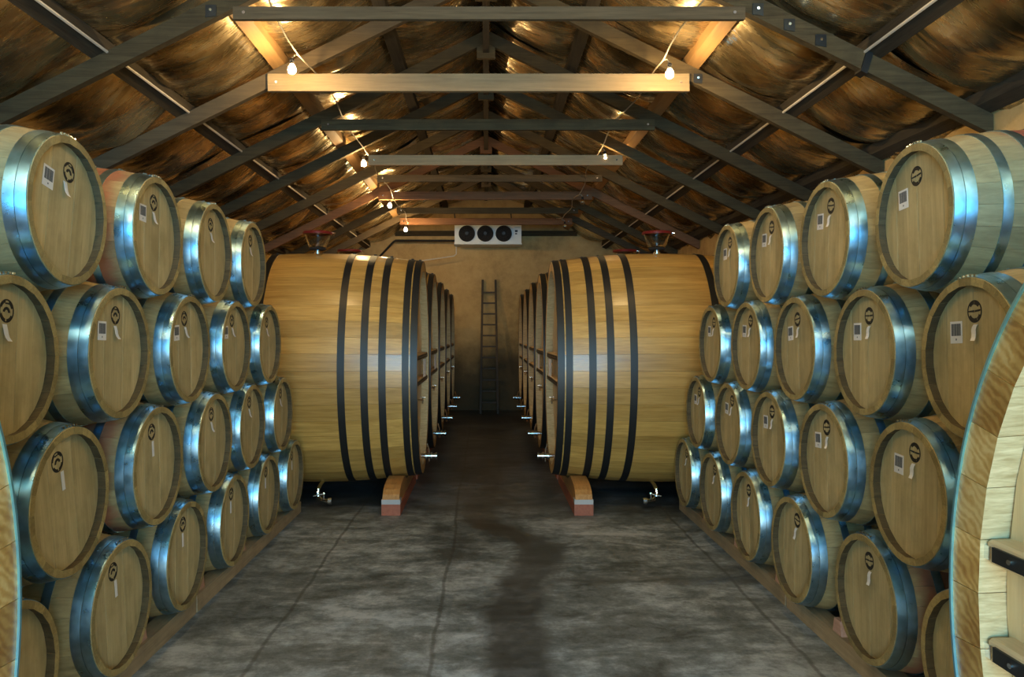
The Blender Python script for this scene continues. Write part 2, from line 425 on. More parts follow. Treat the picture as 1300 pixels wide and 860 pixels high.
# collar (tie) beams: y, z underside rel. to eye, left x, right x, height, material
coll = [  # per truss index -2..7
    (2.02, -1.62, 1.62, 0.09, 'beam_dark', 'beam_dark'), (2.02, -1.62, 1.62, 0.09, 'beam_grey', 'beam_dark'),
    (1.98, -1.60, 1.64, 0.080, 'beam_grey', 'beam_dark'), (1.945, -1.76, 1.64, 0.14, 'beam_new', 'beam_dark'),
    (1.99, -1.62, 1.66, 0.105, 'beam_dark', 'beam_dark'), (1.935, -1.36, 1.58, 0.115, 'beam_pine', 'beam_dark'),
    (2.01, -1.45, 1.55, 0.09, 'beam_grey', 'beam_dark'), (2.0, -1.62, 1.6, 0.12, 'beam_red', 'beam_red'),
    (2.0, -1.5, 1.55, 0.10, 'beam_dark', 'beam_dark'), (2.0, -1.6, 1.6, 0.12, 'beam_red', 'beam_grey')]
ords = ['first', 'second', 'third', 'fourth', 'fifth', 'sixth', 'seventh', 'eighth', 'ninth', 'tenth']
cword = {'beam_pine': 'orange pine', 'beam_dark': 'dark', 'beam_grey': 'grey brown', 'beam_new': 'pale new pine', 'beam_red': 'red brown'}
for k, ty in enumerate(trussY):
    zc, xa, xb, ch, cm, rm = coll[k]; z0 = EYE+zc
    if k < 2: lab = 'roof truss with %s tie beam, %s' % (cword[cm], ['added unseen above the camera', 'just ahead of the camera'][k])
    else: lab = 'roof truss with %s tie beam, %s from the camera in view' % (cword[cm], ords[k-2])
    t = thing('roof_truss', lab, 'truss', (0, ty, z0), 0, 'roof trusses')
    for s in (-1, 1):
        m = MB(); e0, e1 = 0.0, XS[s]-0.01
        pts = [(s*e0, rz(e0)-z0), (s*e1, rz(e1)-z0), (s*e1, rz(e1)-z0+0.128), (s*e0, rz(e0)-z0+0.128)]
        m.prism(pts, 'y', -0.03, 0.03)
        mm = M[rm] if not (k == 3 and s == -1) else M['beam_grey']
        o = m.obj('rafter', mm, t)
        if k in (2, 3):                               # square plates with bolt heads, lower part of rafters
            spots = [1.73, 1.93, 2.13] if k == 2 else [1.72]
            if k == 2 and s == -1: spots = [1.75]
            for q in spots:
                b = MB(); cz = rz(q)-z0+0.055
                b.prism([(s*(q-0.035), cz-0.035), (s*(q+0.035), cz-0.035-0.01*s*s), (s*(q+0.035), cz+0.035), (s*(q-0.035), cz+0.035)], 'y', -0.037, -0.030)
                b.obj('bolt_plate', M['black'], t)
                b = MB(); b.tube([(s*q, -0.037, cz), (s*q, -0.048, cz)], 0.010, 6); b.obj('bolt', M['steel'], t)
            if k == 2 and s == 1:                     # the doubled splice timber above
                b = MB(); b.prism([(1.62, rz(1.62)-z0+0.05), (2.30, rz(2.30)-z0+0.05), (2.24, rz(2.24)-z0+0.17), (1.56, rz(1.56)-z0+0.17)], 'y', 0.031, 0.09)
                b.obj('splice_timber', M['beam_grey'], t)
                b = MB(); b.prism([(2.38, rz(2.38)-z0-0.02), (2.42, rz(2.42)-z0-0.02), (2.46, rz(2.46)-z0+0.13), (2.42, rz(2.42)-z0+0.13)], 'y', -0.045, 0.045)
                b.obj('strap', M['black'], t)
    yc = -0.078 if k % 2 else -0.066
    m = MB(); m.box((xa, yc, 0), (xb, -0.032, ch)); m.obj('tie_beam', M[cm], t)
    for s in (-1, 1):
        xx = (xa if s < 0 else xb) - s*0.07
        b = MB(); b.tube([(xx, yc, ch/2), (xx, yc-0.012, ch/2)], 0.011, 6); b.obj('bolt', M['steel'], t)
    m = MB(); m.box((-0.09, -0.025, rz(0.1)-z0-0.10), (0.09, 0.025, rz(0.1)-z0+0.08)); m.obj('ridge_gusset', M[rm], t)

# ------------------------------------------------------------------ wine barrels
L, RB, RH = 0.94, 0.343, 0.288
TH = 0.027
rad = lambda t: RB-(RB-RH)*(2*t/L-1)**2
NS = 24
def stave_mesh(mat, name):
    V = []; F = []; fm = []
    K = 7; hang = PI/NS-0.0016
    ts = [L*i/(K-1) for i in range(K)]
    for t in ts:
        r = rad(t)
        for (rr, a) in ((r, -hang), (r*1.0005, -hang/3), (r*1.0005, hang/3), (r, hang), (r-TH, hang), (r-TH, -hang)):
            V.append((-t, rr*math.sin(a), rr*math.cos(a)))
    n = 6
    for i in range(K-1):
        for j in range(n):
            a = i*n+j; b = i*n+(j+1) % n; F.append((a, b, b+n, a+n)); fm.append(2 if j == 4 else 0)
    F.append(tuple(range(n))); fm.append(1); F.append(tuple((K-1)*n+j for j in reversed(range(n)))); fm.append(1)
    return mesh_obj(name, V, F, [mat, M['barrel_end'], M['toast_shade']], None, True, fm, 22)
def ring(name, t0, t1, mat, rf, seg=56, th=0.0028, ay=1.0, az=1.0, cz=0.0, rivet=True, start=0.0):
    m = MB(); V = m.v
    for k in range(seg):
        a = 2*PI*k/seg; sy, cz_ = math.sin(a)*ay, math.cos(a)*az
        for (t, r) in ((t0, rf(t0)+th), ((t0+t1)/2, rf((t0+t1)/2)+th+0.0006), (t1, rf(t1)+th), (t1, rf(t1)-0.001), (t0, rf(t0)-0.001)):
            V.append((-t, r*sy, r*cz_))
    for k in range(seg):
        for j in range(5):
            a = k*5+j; b = k*5+(j+1) % 5; c = ((k+1) % seg)*5
            m.f.append((a, b, c+(j+1) % 5, c+j)); m.m.append(0)
    if rivet:
        for q in (-0.20, -0.13):
            t = (t0+t1)/2; r = rf(t)+th
            m.tube([(-t, r*math.sin(q+start)*ay, r*math.cos(q+start)*az), (-t, (r+0.004)*math.sin(q+start)*ay, (r+0.004)*math.cos(q+start)*az)], 0.006, 6)
    return m.obj(name, mat, None, True, 40)
def disc_board(name, y0, y1, R, x, th, mat, n=6):
    """a head board: strip y0..y1 clipped by the circle of radius R, in the yz plane"""
    pts = []
    for i in range(n+1):
        y = y0+(y1-y0)*i/n; pts.append((y, -math.sqrt(max(1e-6, R*R-y*y))))
    for i in range(n+1):
        y = y1+(y0-y1)*i/n; pts.append((y, math.sqrt(max(1e-6, R*R-y*y))))
    m = MB(); m.prism(pts, 'x', x-th, x); return m.obj(name, mat)
def flat(name, pts, x, th, mat, parent=None):
    m = MB(); m.prism(pts, 'x', x, x+th); return m.obj(name, mat, parent)
def arcband(m, cy, cz, r0, r1, a0, a1, x, th, n=14):
    for i in range(n):
        b0 = a0+(a1-a0)*i/n; b1 = a0+(a1-a0)*(i+1)/n
        m.prism([(cy+r0*math.cos(b0), cz+r0*math.sin(b0)), (cy+r1*math.cos(b0), cz+r1*math.sin(b0)),
                 (cy+r1*math.cos(b1), cz+r1*math.sin(b1)), (cy+r0*math.cos(b1), cz+r0*math.sin(b1))], 'x', x, x+th)

st_plain = stave_mesh(M['barrel'], 'stave'); st_red = stave_mesh(M['barrel_red'], 'stave'); st_wide = stave_mesh(M['barrel_wide'], 'stave')
hoopspec = [(0.004, 0.040), (0.042, 0.080), (0.165, 0.200), (0.285, 0.322), (0.618, 0.655), (0.740, 0.775), (0.860, 0.898), (0.900, 0.936)]
hoops = [ring('hoop', a, b, M['galv'], rad, start=random.uniform(-.1, .1)) for a, b in hoopspec]
m = MB()
for q in range(5):
    a = -0.16+q*0.08; r = rad(0.01)+0.003
    m.tube([(-0.012, r*math.sin(a), r*math.cos(a)), (-0.012, (r+0.007)*math.sin(a), (r+0.007)*math.cos(a))], 0.006, 6)
nails = m.obj('hoop_nails', M['steel']); nails['kind'] = 'stuff'
HX = -0.035; HR = RH-TH+0.006
ys = [-HR+0.0004, -0.175, -0.095, -0.012, 0.078, 0.168, HR-0.0004]
boards = []
for i in range(6):
    boards.append(disc_board('head_board', ys[i]+0.0006, ys[i+1]-0.0006, HR, HX-(0.0008 if i % 2 else 0), 0.02, M['barrel_head']))
m = MB(); m.prism([(HR*math.cos(2*PI*i/32), HR*math.sin(2*PI*i/32)) for i in range(32)], 'x', -L+0.034, -L+0.054)
backhead = m.obj('back_head', M['barrel_head'])
m = MB(); r = RB-0.004; m.tube([(-0.47, 0, r), (-0.47, 0, r+0.012)], [0.028, 0.024], 12); bung = m.obj('bung', M['beam_red'])
# viewer's left on the head is -y in barrel space (head looks to +x)
SZ = 0.168
def stamp(kind):
    m = MB(); x = HX; th = 0.0012
    arcband(m, 0, SZ, 0.036, 0.041, 0, 2*PI, x, th, 28)
    if kind == 'arch':
        arcband(m, 0, SZ, 0.027, 0.038, 0.12*PI, 0.40*PI, x, th, 6); arcband(m, 0, SZ, 0.030, 0.038, 0.60*PI, 0.9*PI, x, th, 6)
        arcband(m, 0, SZ, 0.024, 0.029, 0.40*PI, 0.62*PI, x, th, 5)
        arcband(m, 0, SZ, 0.028, 0.038, 1.12*PI, 1.45*PI, x, th, 7); arcband(m, 0, SZ, 0.028, 0.038, 1.54*PI, 1.85*PI, x, th, 7)
        arcband(m, 0, SZ-0.006, 0.010, 0.020, 0.02*PI, 0.98*PI, x, th, 8)
    else:
        arcband(m, 0, SZ, 0.024, 0.038, 0.22*PI, 0.48*PI, x, th, 6); arcband(m, 0, SZ, 0.026, 0.038, 0.51*PI, 0.78*PI, x, th, 6)
        arcband(m, 0, SZ, 0.025, 0.038, 1.16*PI, 1.62*PI, x, th, 8); arcband(m, 0, SZ, 0.027, 0.038, 1.66*PI, 1.86*PI, x, th, 5)
        m.prism([(-0.034, SZ-0.001), (-0.002, SZ-0.003), (-0.002, SZ+0.005), (-0.034, SZ+0.004)], 'x', x, x+th)
        m.prism([(0.002, SZ-0.003), (0.032, SZ-0.001), (0.032, SZ+0.006), (0.002, SZ+0.004)], 'x', x, x+th)
    return m.obj('stamp', M['ink'])
stamps = {'arch': stamp('arch'), 'bar': stamp('bar')}
lab = flat('barcode_label', [(-0.150, 0.055), (-0.078, 0.055), (-0.078, 0.137), (-0.150, 0.137)], HX, 0.0011, M['paper'])
m = MB()
for i, (a, b) in enumerate(((0, .010), (.012, .016), (.018, .030), (.032, .044), (.0455, .050), (.0515, .056))):
    m.box((HX+0.0011, -0.142+a, 0.083), (HX+0.0018, -0.142+b, 0.128))
m.box((HX+0.0011, -0.117, 0.066), (HX+0.0018, -0.111, 0.073))
code = m.obj('barcode', M['grey_ink'])
m = MB()
def curl(m, pts, y0, y1, skew):
    n = len(m.v)
    for (z, d, dy) in pts:
        for q in (0, 0.0012):
            m.v.append((HX+0.0004+d+q, y0+dy, z)); m.v.append((HX+0.0004+d+q, y1+dy, z))
    for i in range(len(pts)-1):
        a = n+i*4; b = a+4
        for q in ((a, a+1, b+1, b), (a+2, b+2, b+3, a+3), (a, b, b+2, a+2), (a+1, a+3, b+3, b+1)):
            m.f.append(q); m.m.append(0)
    e = n+(len(pts)-1)*4
    m.f += [(n, n+2, n+3, n+1), (e, e+1, e+3, e+2)]; m.m += [0, 0]
curl(m, [(0.121, 0.000, 0), (0.112, 0.004, -0.003), (0.100, 0.007, -0.003), (0.086, 0.008, 0.0), (0.074, 0.011, 0.003), (0.062, 0.018, 0.007)], -0.010, 0.014, 0)
tagc = m.obj('curled_tag', M['paper'])
m = MB(); curl(m, [(0.121, 0, 0), (0.09, 0.001, 0), (0.045, 0.002, 0)], -0.010, 0.011, 0)
tagf = m.obj('flat_tag', M['paper'])
protos = [st_plain, st_red, st_wide, *hoops, nails, *boards, backhead, bung, *stamps.values(), lab, code, tagc, tagf]
def put(src, par, rot, name=None, loc=(0, 0, RB)):
    o = src.copy(); C.objects.link(o); o.parent = par; o.location = loc; o.rotation_euler = (rot, 0, 0)
    return o
def barrel(s, xh, y, zc, label, roll, red=False, barcode=True, tagkind='curl', group=''):
    t = thing('wine_barrel', label, 'barrel', (xh, y, zc-RB), 0 if s < 0 else PI, group)
    jit = random.uniform(0, 2*PI/NS)
    for k in range(NS):
        put(st_plain if not red else (st_wide if red == 2 else st_red), t, 2*PI*k/NS+jit)
    for h in hoops: put(h, t, roll)
    for b in boards: put(b, t, roll*0.5)
    put(nails, t, random.uniform(-0.1, 0.1)); put(backhead, t, 0); put(bung, t, 0)
    put(stamps['arch' if s < 0 else 'bar'], t, roll)
    if barcode:
        p = put(lab, t, roll*0.6)
        c = code.copy(); C.objects.link(c); c.parent = p
    if tagkind == 'curl': put(tagc, t, roll*0.5)
    elif tagkind == 'flat': put(tagf, t, roll*0.5)
    return t
rowz = [0.475, -0.093, -0.660, -1.225]
tiers = ['top tier', 'second tier from the top', 'third tier from the top', 'bottom tier']
starts = {-1: [3.04, 2.65, 2.24, 2.66], 1: [3.16, 2.78, 2.39, 2.77]}
counts = {-1: [4, 5, 6, 6], 1: [4, 5, 6, 6]}
XH = {-1: -1.623, 1: 1.726}
spec_red = {(-1, 0, 0): 1, (-1, 0, 1): 2, (1, 0, 0): 1, (1, 3, 1): 2, (-1, 2, 2): 2, (1, 0, 2): 1}
for s in (-1, 1):
    for r in range(4):
        n = counts[s][r]
        for k in range(n):
            y = starts[s][r]+0.8*k
            if s == -1: bc = (r, k) in ((0, 0), (0, 1), (1, 1), (1, 2), (1, 3)); tk = 'curl' if r < 2 or (r == 2 and k > 2) else 'flat'
            else: bc = r < 3; tk = 'none' if (r, k) == (0, 0) else 'curl'
            red = spec_red.get((s, r, k), 0)
            roll = {(-1, 0, 0): -0.3, (-1, 2, 1): 0.3, (-1, 3, 1): 0.2, (1, 0, 0): 0.12}.get((s, r, k), random.uniform(-0.14, 0.14))
            look = []
            if red: look.append('wine-red belly')
            if bc: look.append('barcode label')
            if tk == 'curl': look.append('curled white tag')
            elif tk == 'flat': look.append('flat white tag')
            far = ords[n-1-k]
            lb = 'oak barrel with %s, %s %s, %s from far end' % (' and '.join(look[:2]) or 'plain head', side[s], tiers[r].replace(' from the top', ''), far)
            if r == 2 and k == 0:
                lb = 'oak barrel at the near end of the %s third tier, tucked behind the big vat' % side[s]
            barrel(s, XH[s]+random.uniform(-0.012, 0.012), y+random.uniform(-0.008, 0.008), EYE+rowz[r], lb, roll, red, bc, tk,
                   'wine barrels stacked along the %s wall' % side[s])
for p in protos: bpy.data.objects.remove(p)

# racks: rails on the floor with chocks nailed between the bottom barrels
for s in (-1, 1):
    xo = -1.675 if s < 0 else 1.80
    t = thing('barrel_rack', 'low timber rack of floor rails and pink chocks under the %s barrel stack' % side[s], 'rack', (XH[s]+s*0.45, 4.6, 0), 0, 'barrel racks')
    ya, yb = starts[s][3]-0.42-4.6, starts[s][3]+0.8*5+0.42-4.6
    for xx in (0.065, 0.80):
        x0 = (XH[s]+s*xx)-t.location.x
        a0, a1 = sorted((x0, x0+s*0.10))
        for (q0, q1) in ((ya, ya+(yb-ya)*0.47), (ya+(yb-ya)*0.475, yb)):
            m = MB(); m.box((a0, q0, 0), (a1, q1, 0.098)); m.obj('rail', M['rail'], t)
        for k in range(6):
            yc = starts[s][3]+0.8*k+0.4-4.6
            if k == 5: continue
            m = MB()
            m.prism([(yc-0.05, 0.098), (yc+0.05, 0.098), (yc+0.032, 0.17), (yc-0.032, 0.17)], 'x', a0+0.005, a1-0.02); m.obj('chock', M['chock'], t)
# small loose wedges between tiers
def wedge(x, y, z, lb):
    m = MB(); m.prism([(-0.045, 0), (0.045, 0), (0.030, 0.05), (-0.02, 0.062)], 'x', -0.05, 0.05)
    o = m.obj('wooden_wedge', M['chock']); o.location = (x, y, z); tag(o, lb, 'wedge', 'wedges between the barrel tiers')
wedge(-2.02, 3.40, EYE+0.140, 'pinkish wooden wedge between the two nearest barrels of the left top tier')
wedge(-1.98, 4.24, EYE+0.140, 'pinkish wooden wedge between second and third barrels of the left top tier')
wedge(2.16, 2.80, EYE+0.255, 'pinkish wooden wedge propping the nearest barrel of the right top tier')

# ------------------------------------------------------------------ the big oval vats
VL, VA, VB = 2.10, 0.82, 1.127
sc = lambda t: 1-0.072*(2*t/VL-1)**2
NV_ = 40
# equal arc length division of the ellipse
def ell_params(n, off=0.0):
    N = 4000; acc = [0]; 
    P = [(VA*math.sin(2*PI*i/N), VB*math.cos(2*PI*i/N)) for i in range(N+1)]
    for i in range(N): acc.append(acc[-1]+math.hypot(P[i+1][0]-P[i][0], P[i+1][1]-P[i][1]))
    out = []; j = 0
    for k in range(n+1):
        tgt = acc[-1]*k/n
        while j < N and acc[j+1] < tgt: j += 1
        out.append(2*PI*(j+(tgt-acc[j])/max(1e-9, acc[min(j+1, N)]-acc[j]))/N)
    return out
EP = ell_params(NV_)
vst = []
ST = 0.088
for k in range(NV_):
    a0, a1 = EP[k]+0.0009, EP[k+1]-0.0009
    V = []; F = []; fm = []; K = 9
    for i in range(K):
        t = VL*i/(K-1); q = sc(t)
        row = []
        for a in (a0, (a0+a1)/2, a1): row.append((VA*q*math.sin(a), VB*q*math.cos(a)))
        # inner side: offset along the normal; thinner at the bevelled chime
        for a in (a1, a0):
            nx, nz = VB*math.sin(a), VA*math.cos(a); d = math.hypot(nx, nz)
            row.append((VA*q*math.sin(a)-ST*nx/d, VB*q*math.cos(a)-ST*nz/d))
        V += [(-t, y, z) for y, z in row]
    for i in range(K-1):
        for j in range(5):
            a = i*5+j; b = i*5+(j+1) % 5; F.append((a, b, b+5, a+5)); fm.append(2 if j == 3 else 0)
    F.append((0, 1, 2, 3, 4)); fm.append(1); F.append(tuple((K-1)*5+j for j in (4, 3, 2, 1, 0))); fm.append(1)
    vst.append(mesh_obj('stave', V, F, [M['vat'], M['vat_end'], M['vat_in']], None, True, fm, 25))
hs = [(-0.003, 0.060), (0.072, 0.132), (0.275, 0.340), (0.435, 0.500), (0.640, 0.705)]
hs += [(VL-b, VL-a) for a, b in hs]
def vat_hoops(mat):
    out = []
    for hi, (a, b) in enumerate(hs):
        if hi == 0 and mat == M['rim_steel']: a = -0.007
        m = MB(); seg = 96; th = 0.005
        for k in range(seg):
            an = 2*PI*k/seg; nx, nz = VB*math.sin(an), VA*math.cos(an); d = math.hypot(nx, nz)
            for (t, e) in ((a, th), (b, th), (b, -0.001), (a, -0.001)):
                q = sc(t); m.v.append((-t, VA*q*math.sin(an)+e*nx/d, VB*q*math.cos(an)+e*nz/d))
        for k in range(seg):
            for j in range(4):
                c = ((k+1) % seg)*4; m.f.append((k*4+j, k*4+(j+1) % 4, c+(j+1) % 4, c+j)); m.m.append(0)
        # the riveted lap of the hoop, near the crown
        t = (a+b)/2; q = sc(t)
        for an in (-0.10, -0.04):
            m.tube([(-t, VA*q*math.sin(an), VB*q*math.cos(an)+0.004), (-t, VA*q*math.sin(an), VB*q*math.cos(an)+0.014)], 0.012, 6)
        out.append(m.obj('hoop', mat, None, True, 35))
    return out
vh_black = vat_hoops(M['black']); vh_galv = vat_hoops(M['rim_steel'])
VHX = -0.075
qa, qb = VA*sc(0)-ST+0.004, VB*sc(0)-ST+0.004
nb = 9; vboards = []
for i in range(nb):
    y0 = -qa+2*qa*i/nb+0.001; y1 = -qa+2*qa*(i+1)/nb-0.001
    ff = lambda y: qb*math.sqrt(max(1e-5, 1-(y/qa)**2))
    n = 5; pts = [(y0+(y1-y0)*j/n, -ff(y0+(y1-y0)*j/n)) for j in range(n+1)]+[(y1+(y0-y1)*j/n, ff(y1+(y0-y1)*j/n)) for j in range(n+1)]
    m = MB(); m.prism(pts, 'x', VHX-0.05-(0.0012 if i % 2 else 0), VHX-(0.0012 if i % 2 else 0)); vboards.append(m.obj('head_board', M['vat_head']))
m = MB(); m.prism([(qa*math.cos(2*PI*i/40), qb*math.sin(2*PI*i/40)) for i in range(40)], 'x', -VL+0.07, -VL+0.12); vback = m.obj('back_head', M['vat_head'])
bars = []
for zb in (0.105, -0.135):
    w_ = qa*math.sqrt(1-(zb/qb)**2)-0.012
    m = MB(); m.prism([(VHX, zb-0.035), (VHX+0.052, zb-0.026), (VHX+0.060, zb-0.018), (VHX+0.060, zb+0.026), (VHX+0.052, zb+0.032), (VHX, zb+0.034)], 'y', -w_, w_)
    b = m.obj('cross_bar', M['vat_bar'])
    m = MB(); m.box((VHX+0.060, -w_+0.02, zb-0.016), (VHX+0.067, w_-0.02, zb+0.020)); p = m.obj('iron_plate', M['black'])
    bo = []
    for q in range(9):
        yy = -w_+0.075+(2*w_-0.15)*q/8; m = MB()
        m.tube([(VHX+0.067, yy, zb+0.002), (VHX+0.072, yy, zb+0.002)], 0.0065, 8); bo.append(m.obj('bolt', M['steel']))
    for q in (-1, 1):
        m = MB(); m.box((VHX+0.052, q*w_-0.014, zb-0.016), (VHX+0.064, q*w_+0.010, zb+0.018)); bo.append(m.obj('end_bracket', M['steel']))
    bars.append((b, p, *bo))
sheets = []
for yy in (0.22, 0.40):
    m = MB(); m.box((VHX+0.056, yy, -0.108), (VHX+0.060, yy+0.13, 0.070)); sheets.append(m.obj('paper_sheet', M['paper']))
# head valve (butterfly valve with flanges and a lever), sample tap, racking outlet
def cyl_x(m, x0, x1, y, z, r, seg=14): m.tube([(x0, y, z), (x1, y, z)], r, seg)
m = MB(); zv = -VB+0.248
cyl_x(m, VHX-0.01, 0.13, 0, zv, 0.024); cyl_x(m, VHX, VHX+0.012, 0, zv, 0.05); cyl_x(m, 0.02, 0.035, 0, zv, 0.038); cyl_x(m, 0.075, 0.09, 0, zv, 0.038); cyl_x(m, 0.12, 0.135, 0, zv, 0.034)
vvalve = m.obj('drain_valve', M['steel'], None, True)
m = MB(); m.tube([(0.055, 0, zv+0.02), (0.055, 0, zv+0.06), (0.035, 0, zv+0.12)], [0.009, 0.008, 0.010], 8); m.tube([(0.055, 0, zv-0.02), (0.055, 0, zv-0.055)], 0.008, 8)
vlever = m.obj('valve_lever', M['steel'], None, True)
m = MB(); zt = -VB+0.80
cyl_x(m, VHX-0.01, 0.0, 0, zt, 0.010, 8); m.tube([(-0.01, 0, zt+0.03), (-0.01, 0, zt-0.035)], 0.008, 8); m.tube([(-0.03, 0, zt+0.03), (0.02, 0, zt+0.03)], 0.006, 6)
vtap = m.obj('sample_tap', M['steel'], None, True)
def outlet(sgn):
    m = MB(); xc = -VL/2+0.09
    y0 = sgn*0.18; zb = -VB+0.02
    m.tube([(xc, y0, zb), (xc, sgn*0.30, zb-0.005), (xc, sgn*0.40, zb-0.03), (xc, sgn*0.42, zb-0.10)], 0.021, 10)
    for q in (-0.045, -0.075): m.tube([(xc, sgn*0.414, zb+q), (xc, sgn*0.416, zb+q-0.012)], 0.033, 12)
    e = 1
    m.tube([(xc, sgn*0.42, zb-0.08), (xc+e*0.05, sgn*0.46, zb-0.115), (xc+e*0.11, sgn*0.48, zb-0.118)], 0.019, 10)
    m.tube([(xc+e*0.11, sgn*0.48, zb-0.118), (xc+e*0.145, sgn*0.48, zb-0.118)], 0.032, 12)
    a = m.obj('bottom_outlet', M['steel'], None, True)
    m = MB(); m.tube([(xc+e*0.07, sgn*0.48, zb-0.10), (xc+e*0.07, sgn*0.48, zb-0.05), (xc+e*0.075, sgn*0.50, zb-0.042)], 0.009, 8)
    m.tube([(xc+e*0.075, sgn*0.50, zb-0.045), (xc-e*0.02, sgn*0.51, zb-0.065)], 0.006, 6)
    b = m.obj('outlet_handle', M['steel'], None, True)
    return a, b
outs = {-1: outlet(-1), 1: outlet(1)}
vprotos = vst+vh_black+vh_galv+vboards+[vback]+[q for b in bars for q in b]+sheets+[vvalve, vlever, vtap]+list(outs[-1])+list(outs[1])
def vputs(src, par):
    o = src.copy(); C.objects.link(o); o.parent = par; o.location = (0, 0, VB) ; return o
def sub(src, par):
    o = src.copy(); C.objects.link(o); o.parent = par; return o
def vat(s, xh, y, zbase, label, galv_hoops=False, sheets_on=True, scale=(1, 1, 1), group=None, full=True):
    t = thing('oak_vat', label, 'vat', (xh, y, zbase), 0 if s < 0 else PI, group); t.scale = scale
    for q in vst: vputs(q, t)
    for q in (vh_galv if galv_hoops else vh_black): vputs(q, t)
    for q in vboards: vputs(q, t)
    vputs(vback, t)
    for b, *rest in bars:
        B = vputs(b, t)
        for q in rest: sub(q, B)
    if sheets_on:
        for q in sheets:
            o = vputs(q, t)
            if s > 0: o.location.y = -0.75
    v = vputs(vvalve, t); sub(vlever, v)
    if not galv_hoops:
        vputs(vtap, t)
        a, b = outs[-1 if s < 0 else 1]; A = vputs(a, t); sub(b, A)
    return t
ZB = 0.165
D0, DS = 7.70, 1.715
VX = {-1: -0.62, 1: 0.645}
vord = ['first', 'second', 'third', 'fourth', 'fifth']
for s in (-1, 1):
    for k in range(5):
        lb = ('large varnished oak vat with black hoops, nearest of the %s row, behind the barrels' % side[s] if k == 0 else
              'oak vat with black hoops in the %s row, %s from the barrels' % (side[s], vord[k]))
        vat(s, VX[s], D0+DS*k, ZB, lb, sheets_on=k < 2, group='oval vats in the %s row' % side[s])
vat(1, 1.10, 1.0, 0.035, 'pale oak vat with galvanised rim at the right edge, its head seen close up', True, False, (0.88, 1.09, 0.906), 'vats beside the camera')
vat(-1, -1.025, 0.87, 0.035, 'pale oak vat with galvanised rim cut off at the left edge of the view', True, False, (0.88, 1.09, 0.906), 'vats beside the camera')
for p in vprotos: bpy.data.objects.remove(p)

# cradles
def cradle(x, y, hgt, half, lb, grp):
    t = thing('vat_cradle', lb, 'cradle', (x, y, 0), 0, grp)
    m = MB(); m.box((-0.085, -half, 0), (0.085, half, 0.10)); m.obj('red_foot', M['red_wood'], t)
    for q in (-1, 1):
        m = MB(); a, b = sorted((q*half, q*(half-0.10))); m.box((-0.084, a, 0.10), (0.084, b, 0.143)); m.obj('grey_pad', M['pad'], t)
    q_ = sc(0.23); A, B = VA*q_+0.007, VB*q_+0.007; cz = ZB+VB
    under = lambda yy: cz-B*math.sqrt(max(0, 1-(yy/A)**2))
    L_ = [(-half, 0.143), (-half+0.02, 0.185), (-half+0.07, 0.222), (-half+0.16, 0.248), (-half+0.28, 0.262), (-0.36, 0.275)]
    mid = [(yy, min(0.285, under(yy)-0.004)) for yy in (-0.27, -0.2, -0.1, 0, 0.1, 0.2, 0.27)]
    R_ = [(-a, b) for a, b in reversed(L_)]
    sx = (half)/0.77
    pts = [(-half, 0.143), (-half+0.1, 0.143), (-half+0.1, 0.10), (half-0.1, 0.10), (half-0.1, 0.143), (half, 0.143)]
    up = [(a, b) for a, b in L_[1:]]+mid+[(a, b) for a, b in R_[:-1]]
    m = MB(); m.prism(pts+list(reversed(up)), 'x', -0.075, 0.075)
    o = m.obj('saddle', M['saddle'], t)
    if hgt != 1: o.scale.z = hgt
for s in (-1, 1):
    for k in range(5):
        for (dx, nm) in ((0.23, 'aisle end'), (VL-0.23, 'wall end')):
            lb = ('orange timber cradle with a red foot under the %s of the nearest %s vat' % (nm, side[s]) if k == 0 else
                  'timber cradle under the %s of the %s %s row vat' % (nm, vord[k], side[s]))
            cradle(VX[s]+s*dx, D0+DS*k, 1, 0.77, lb, 'cradles under the vats')
for s, xh, y in ((1, 1.10, 1.0), (-1, -1.025, 0.87)):
    for dx, nm in ((0.22, 'aisle end'), (1.62, 'wall end')):
        t = thing('vat_block', 'timber block under the %s of the vat at the %s edge' % (nm, side[s]), 'block', (xh+s*dx, y, 0), 0, 'blocks under the near vats')
        m = MB(); m.box((-0.08, -0.33, 0), (0.08, 0.33, 0.06)); m.obj('block', M['red_wood'], t)
        m = MB()
        for q in (-1, 1): m.prism([(q*0.33, 0.06), (q*0.16, 0.06), (q*0.18, 0.080), (q*0.33, 0.135)], 'x', -0.08, 0.08)
        m.obj('wedge', M['saddle'], t)

# glass fermentation funnels on the vat crowns
def funnel(x, y, lb):
    t = thing('glass_airlock', lb, 'airlock', (x, y, ZB+2*VB+0.0), 0, 'glass airlocks on the vats')
    m = MB(); m.lathe([(0.0, -0.02), (0.035, -0.02), (0.035, 0.012), (0.022, 0.015), (0.022, 0.036), (0.0, 0.036)], 16); m.obj('steel_neck', M['steel'], t, True)
    m = MB(); m.lathe([(0.0, 0.036), (0.075, 0.036), (0.085, 0.046), (0.080, 0.058), (0.0, 0.058)], 24); m.obj('base_cap', M['rubber'], t, True)
    m = MB(); m.lathe([(0.0, 0.060), (0.080, 0.060), (0.095, 0.09), (0.118, 0.16), (0.130, 0.205), (0.126, 0.205), (0.114, 0.16), (0.091, 0.093), (0.077, 0.066), (0.0, 0.064)], 32); m.obj('glass_bowl', M['glass'], t, True)
    m = MB(); m.lathe([(0.0, 0.214), (0.10, 0.220), (0.142, 0.216), (0.147, 0.204), (0.143, 0.190), (0.131, 0.190), (0.131, 0.2055), (0.0, 0.2055)], 32); m.obj('red_lid', M['red_rim'], t, True)
    m = MB(); m.tube([(0.135, 0, 0.212), (0.175, -0.01, 0.202), (0.165, -0.02, 0.18)], 0.008, 6); m.obj('lid_clip', M['steel'], t)
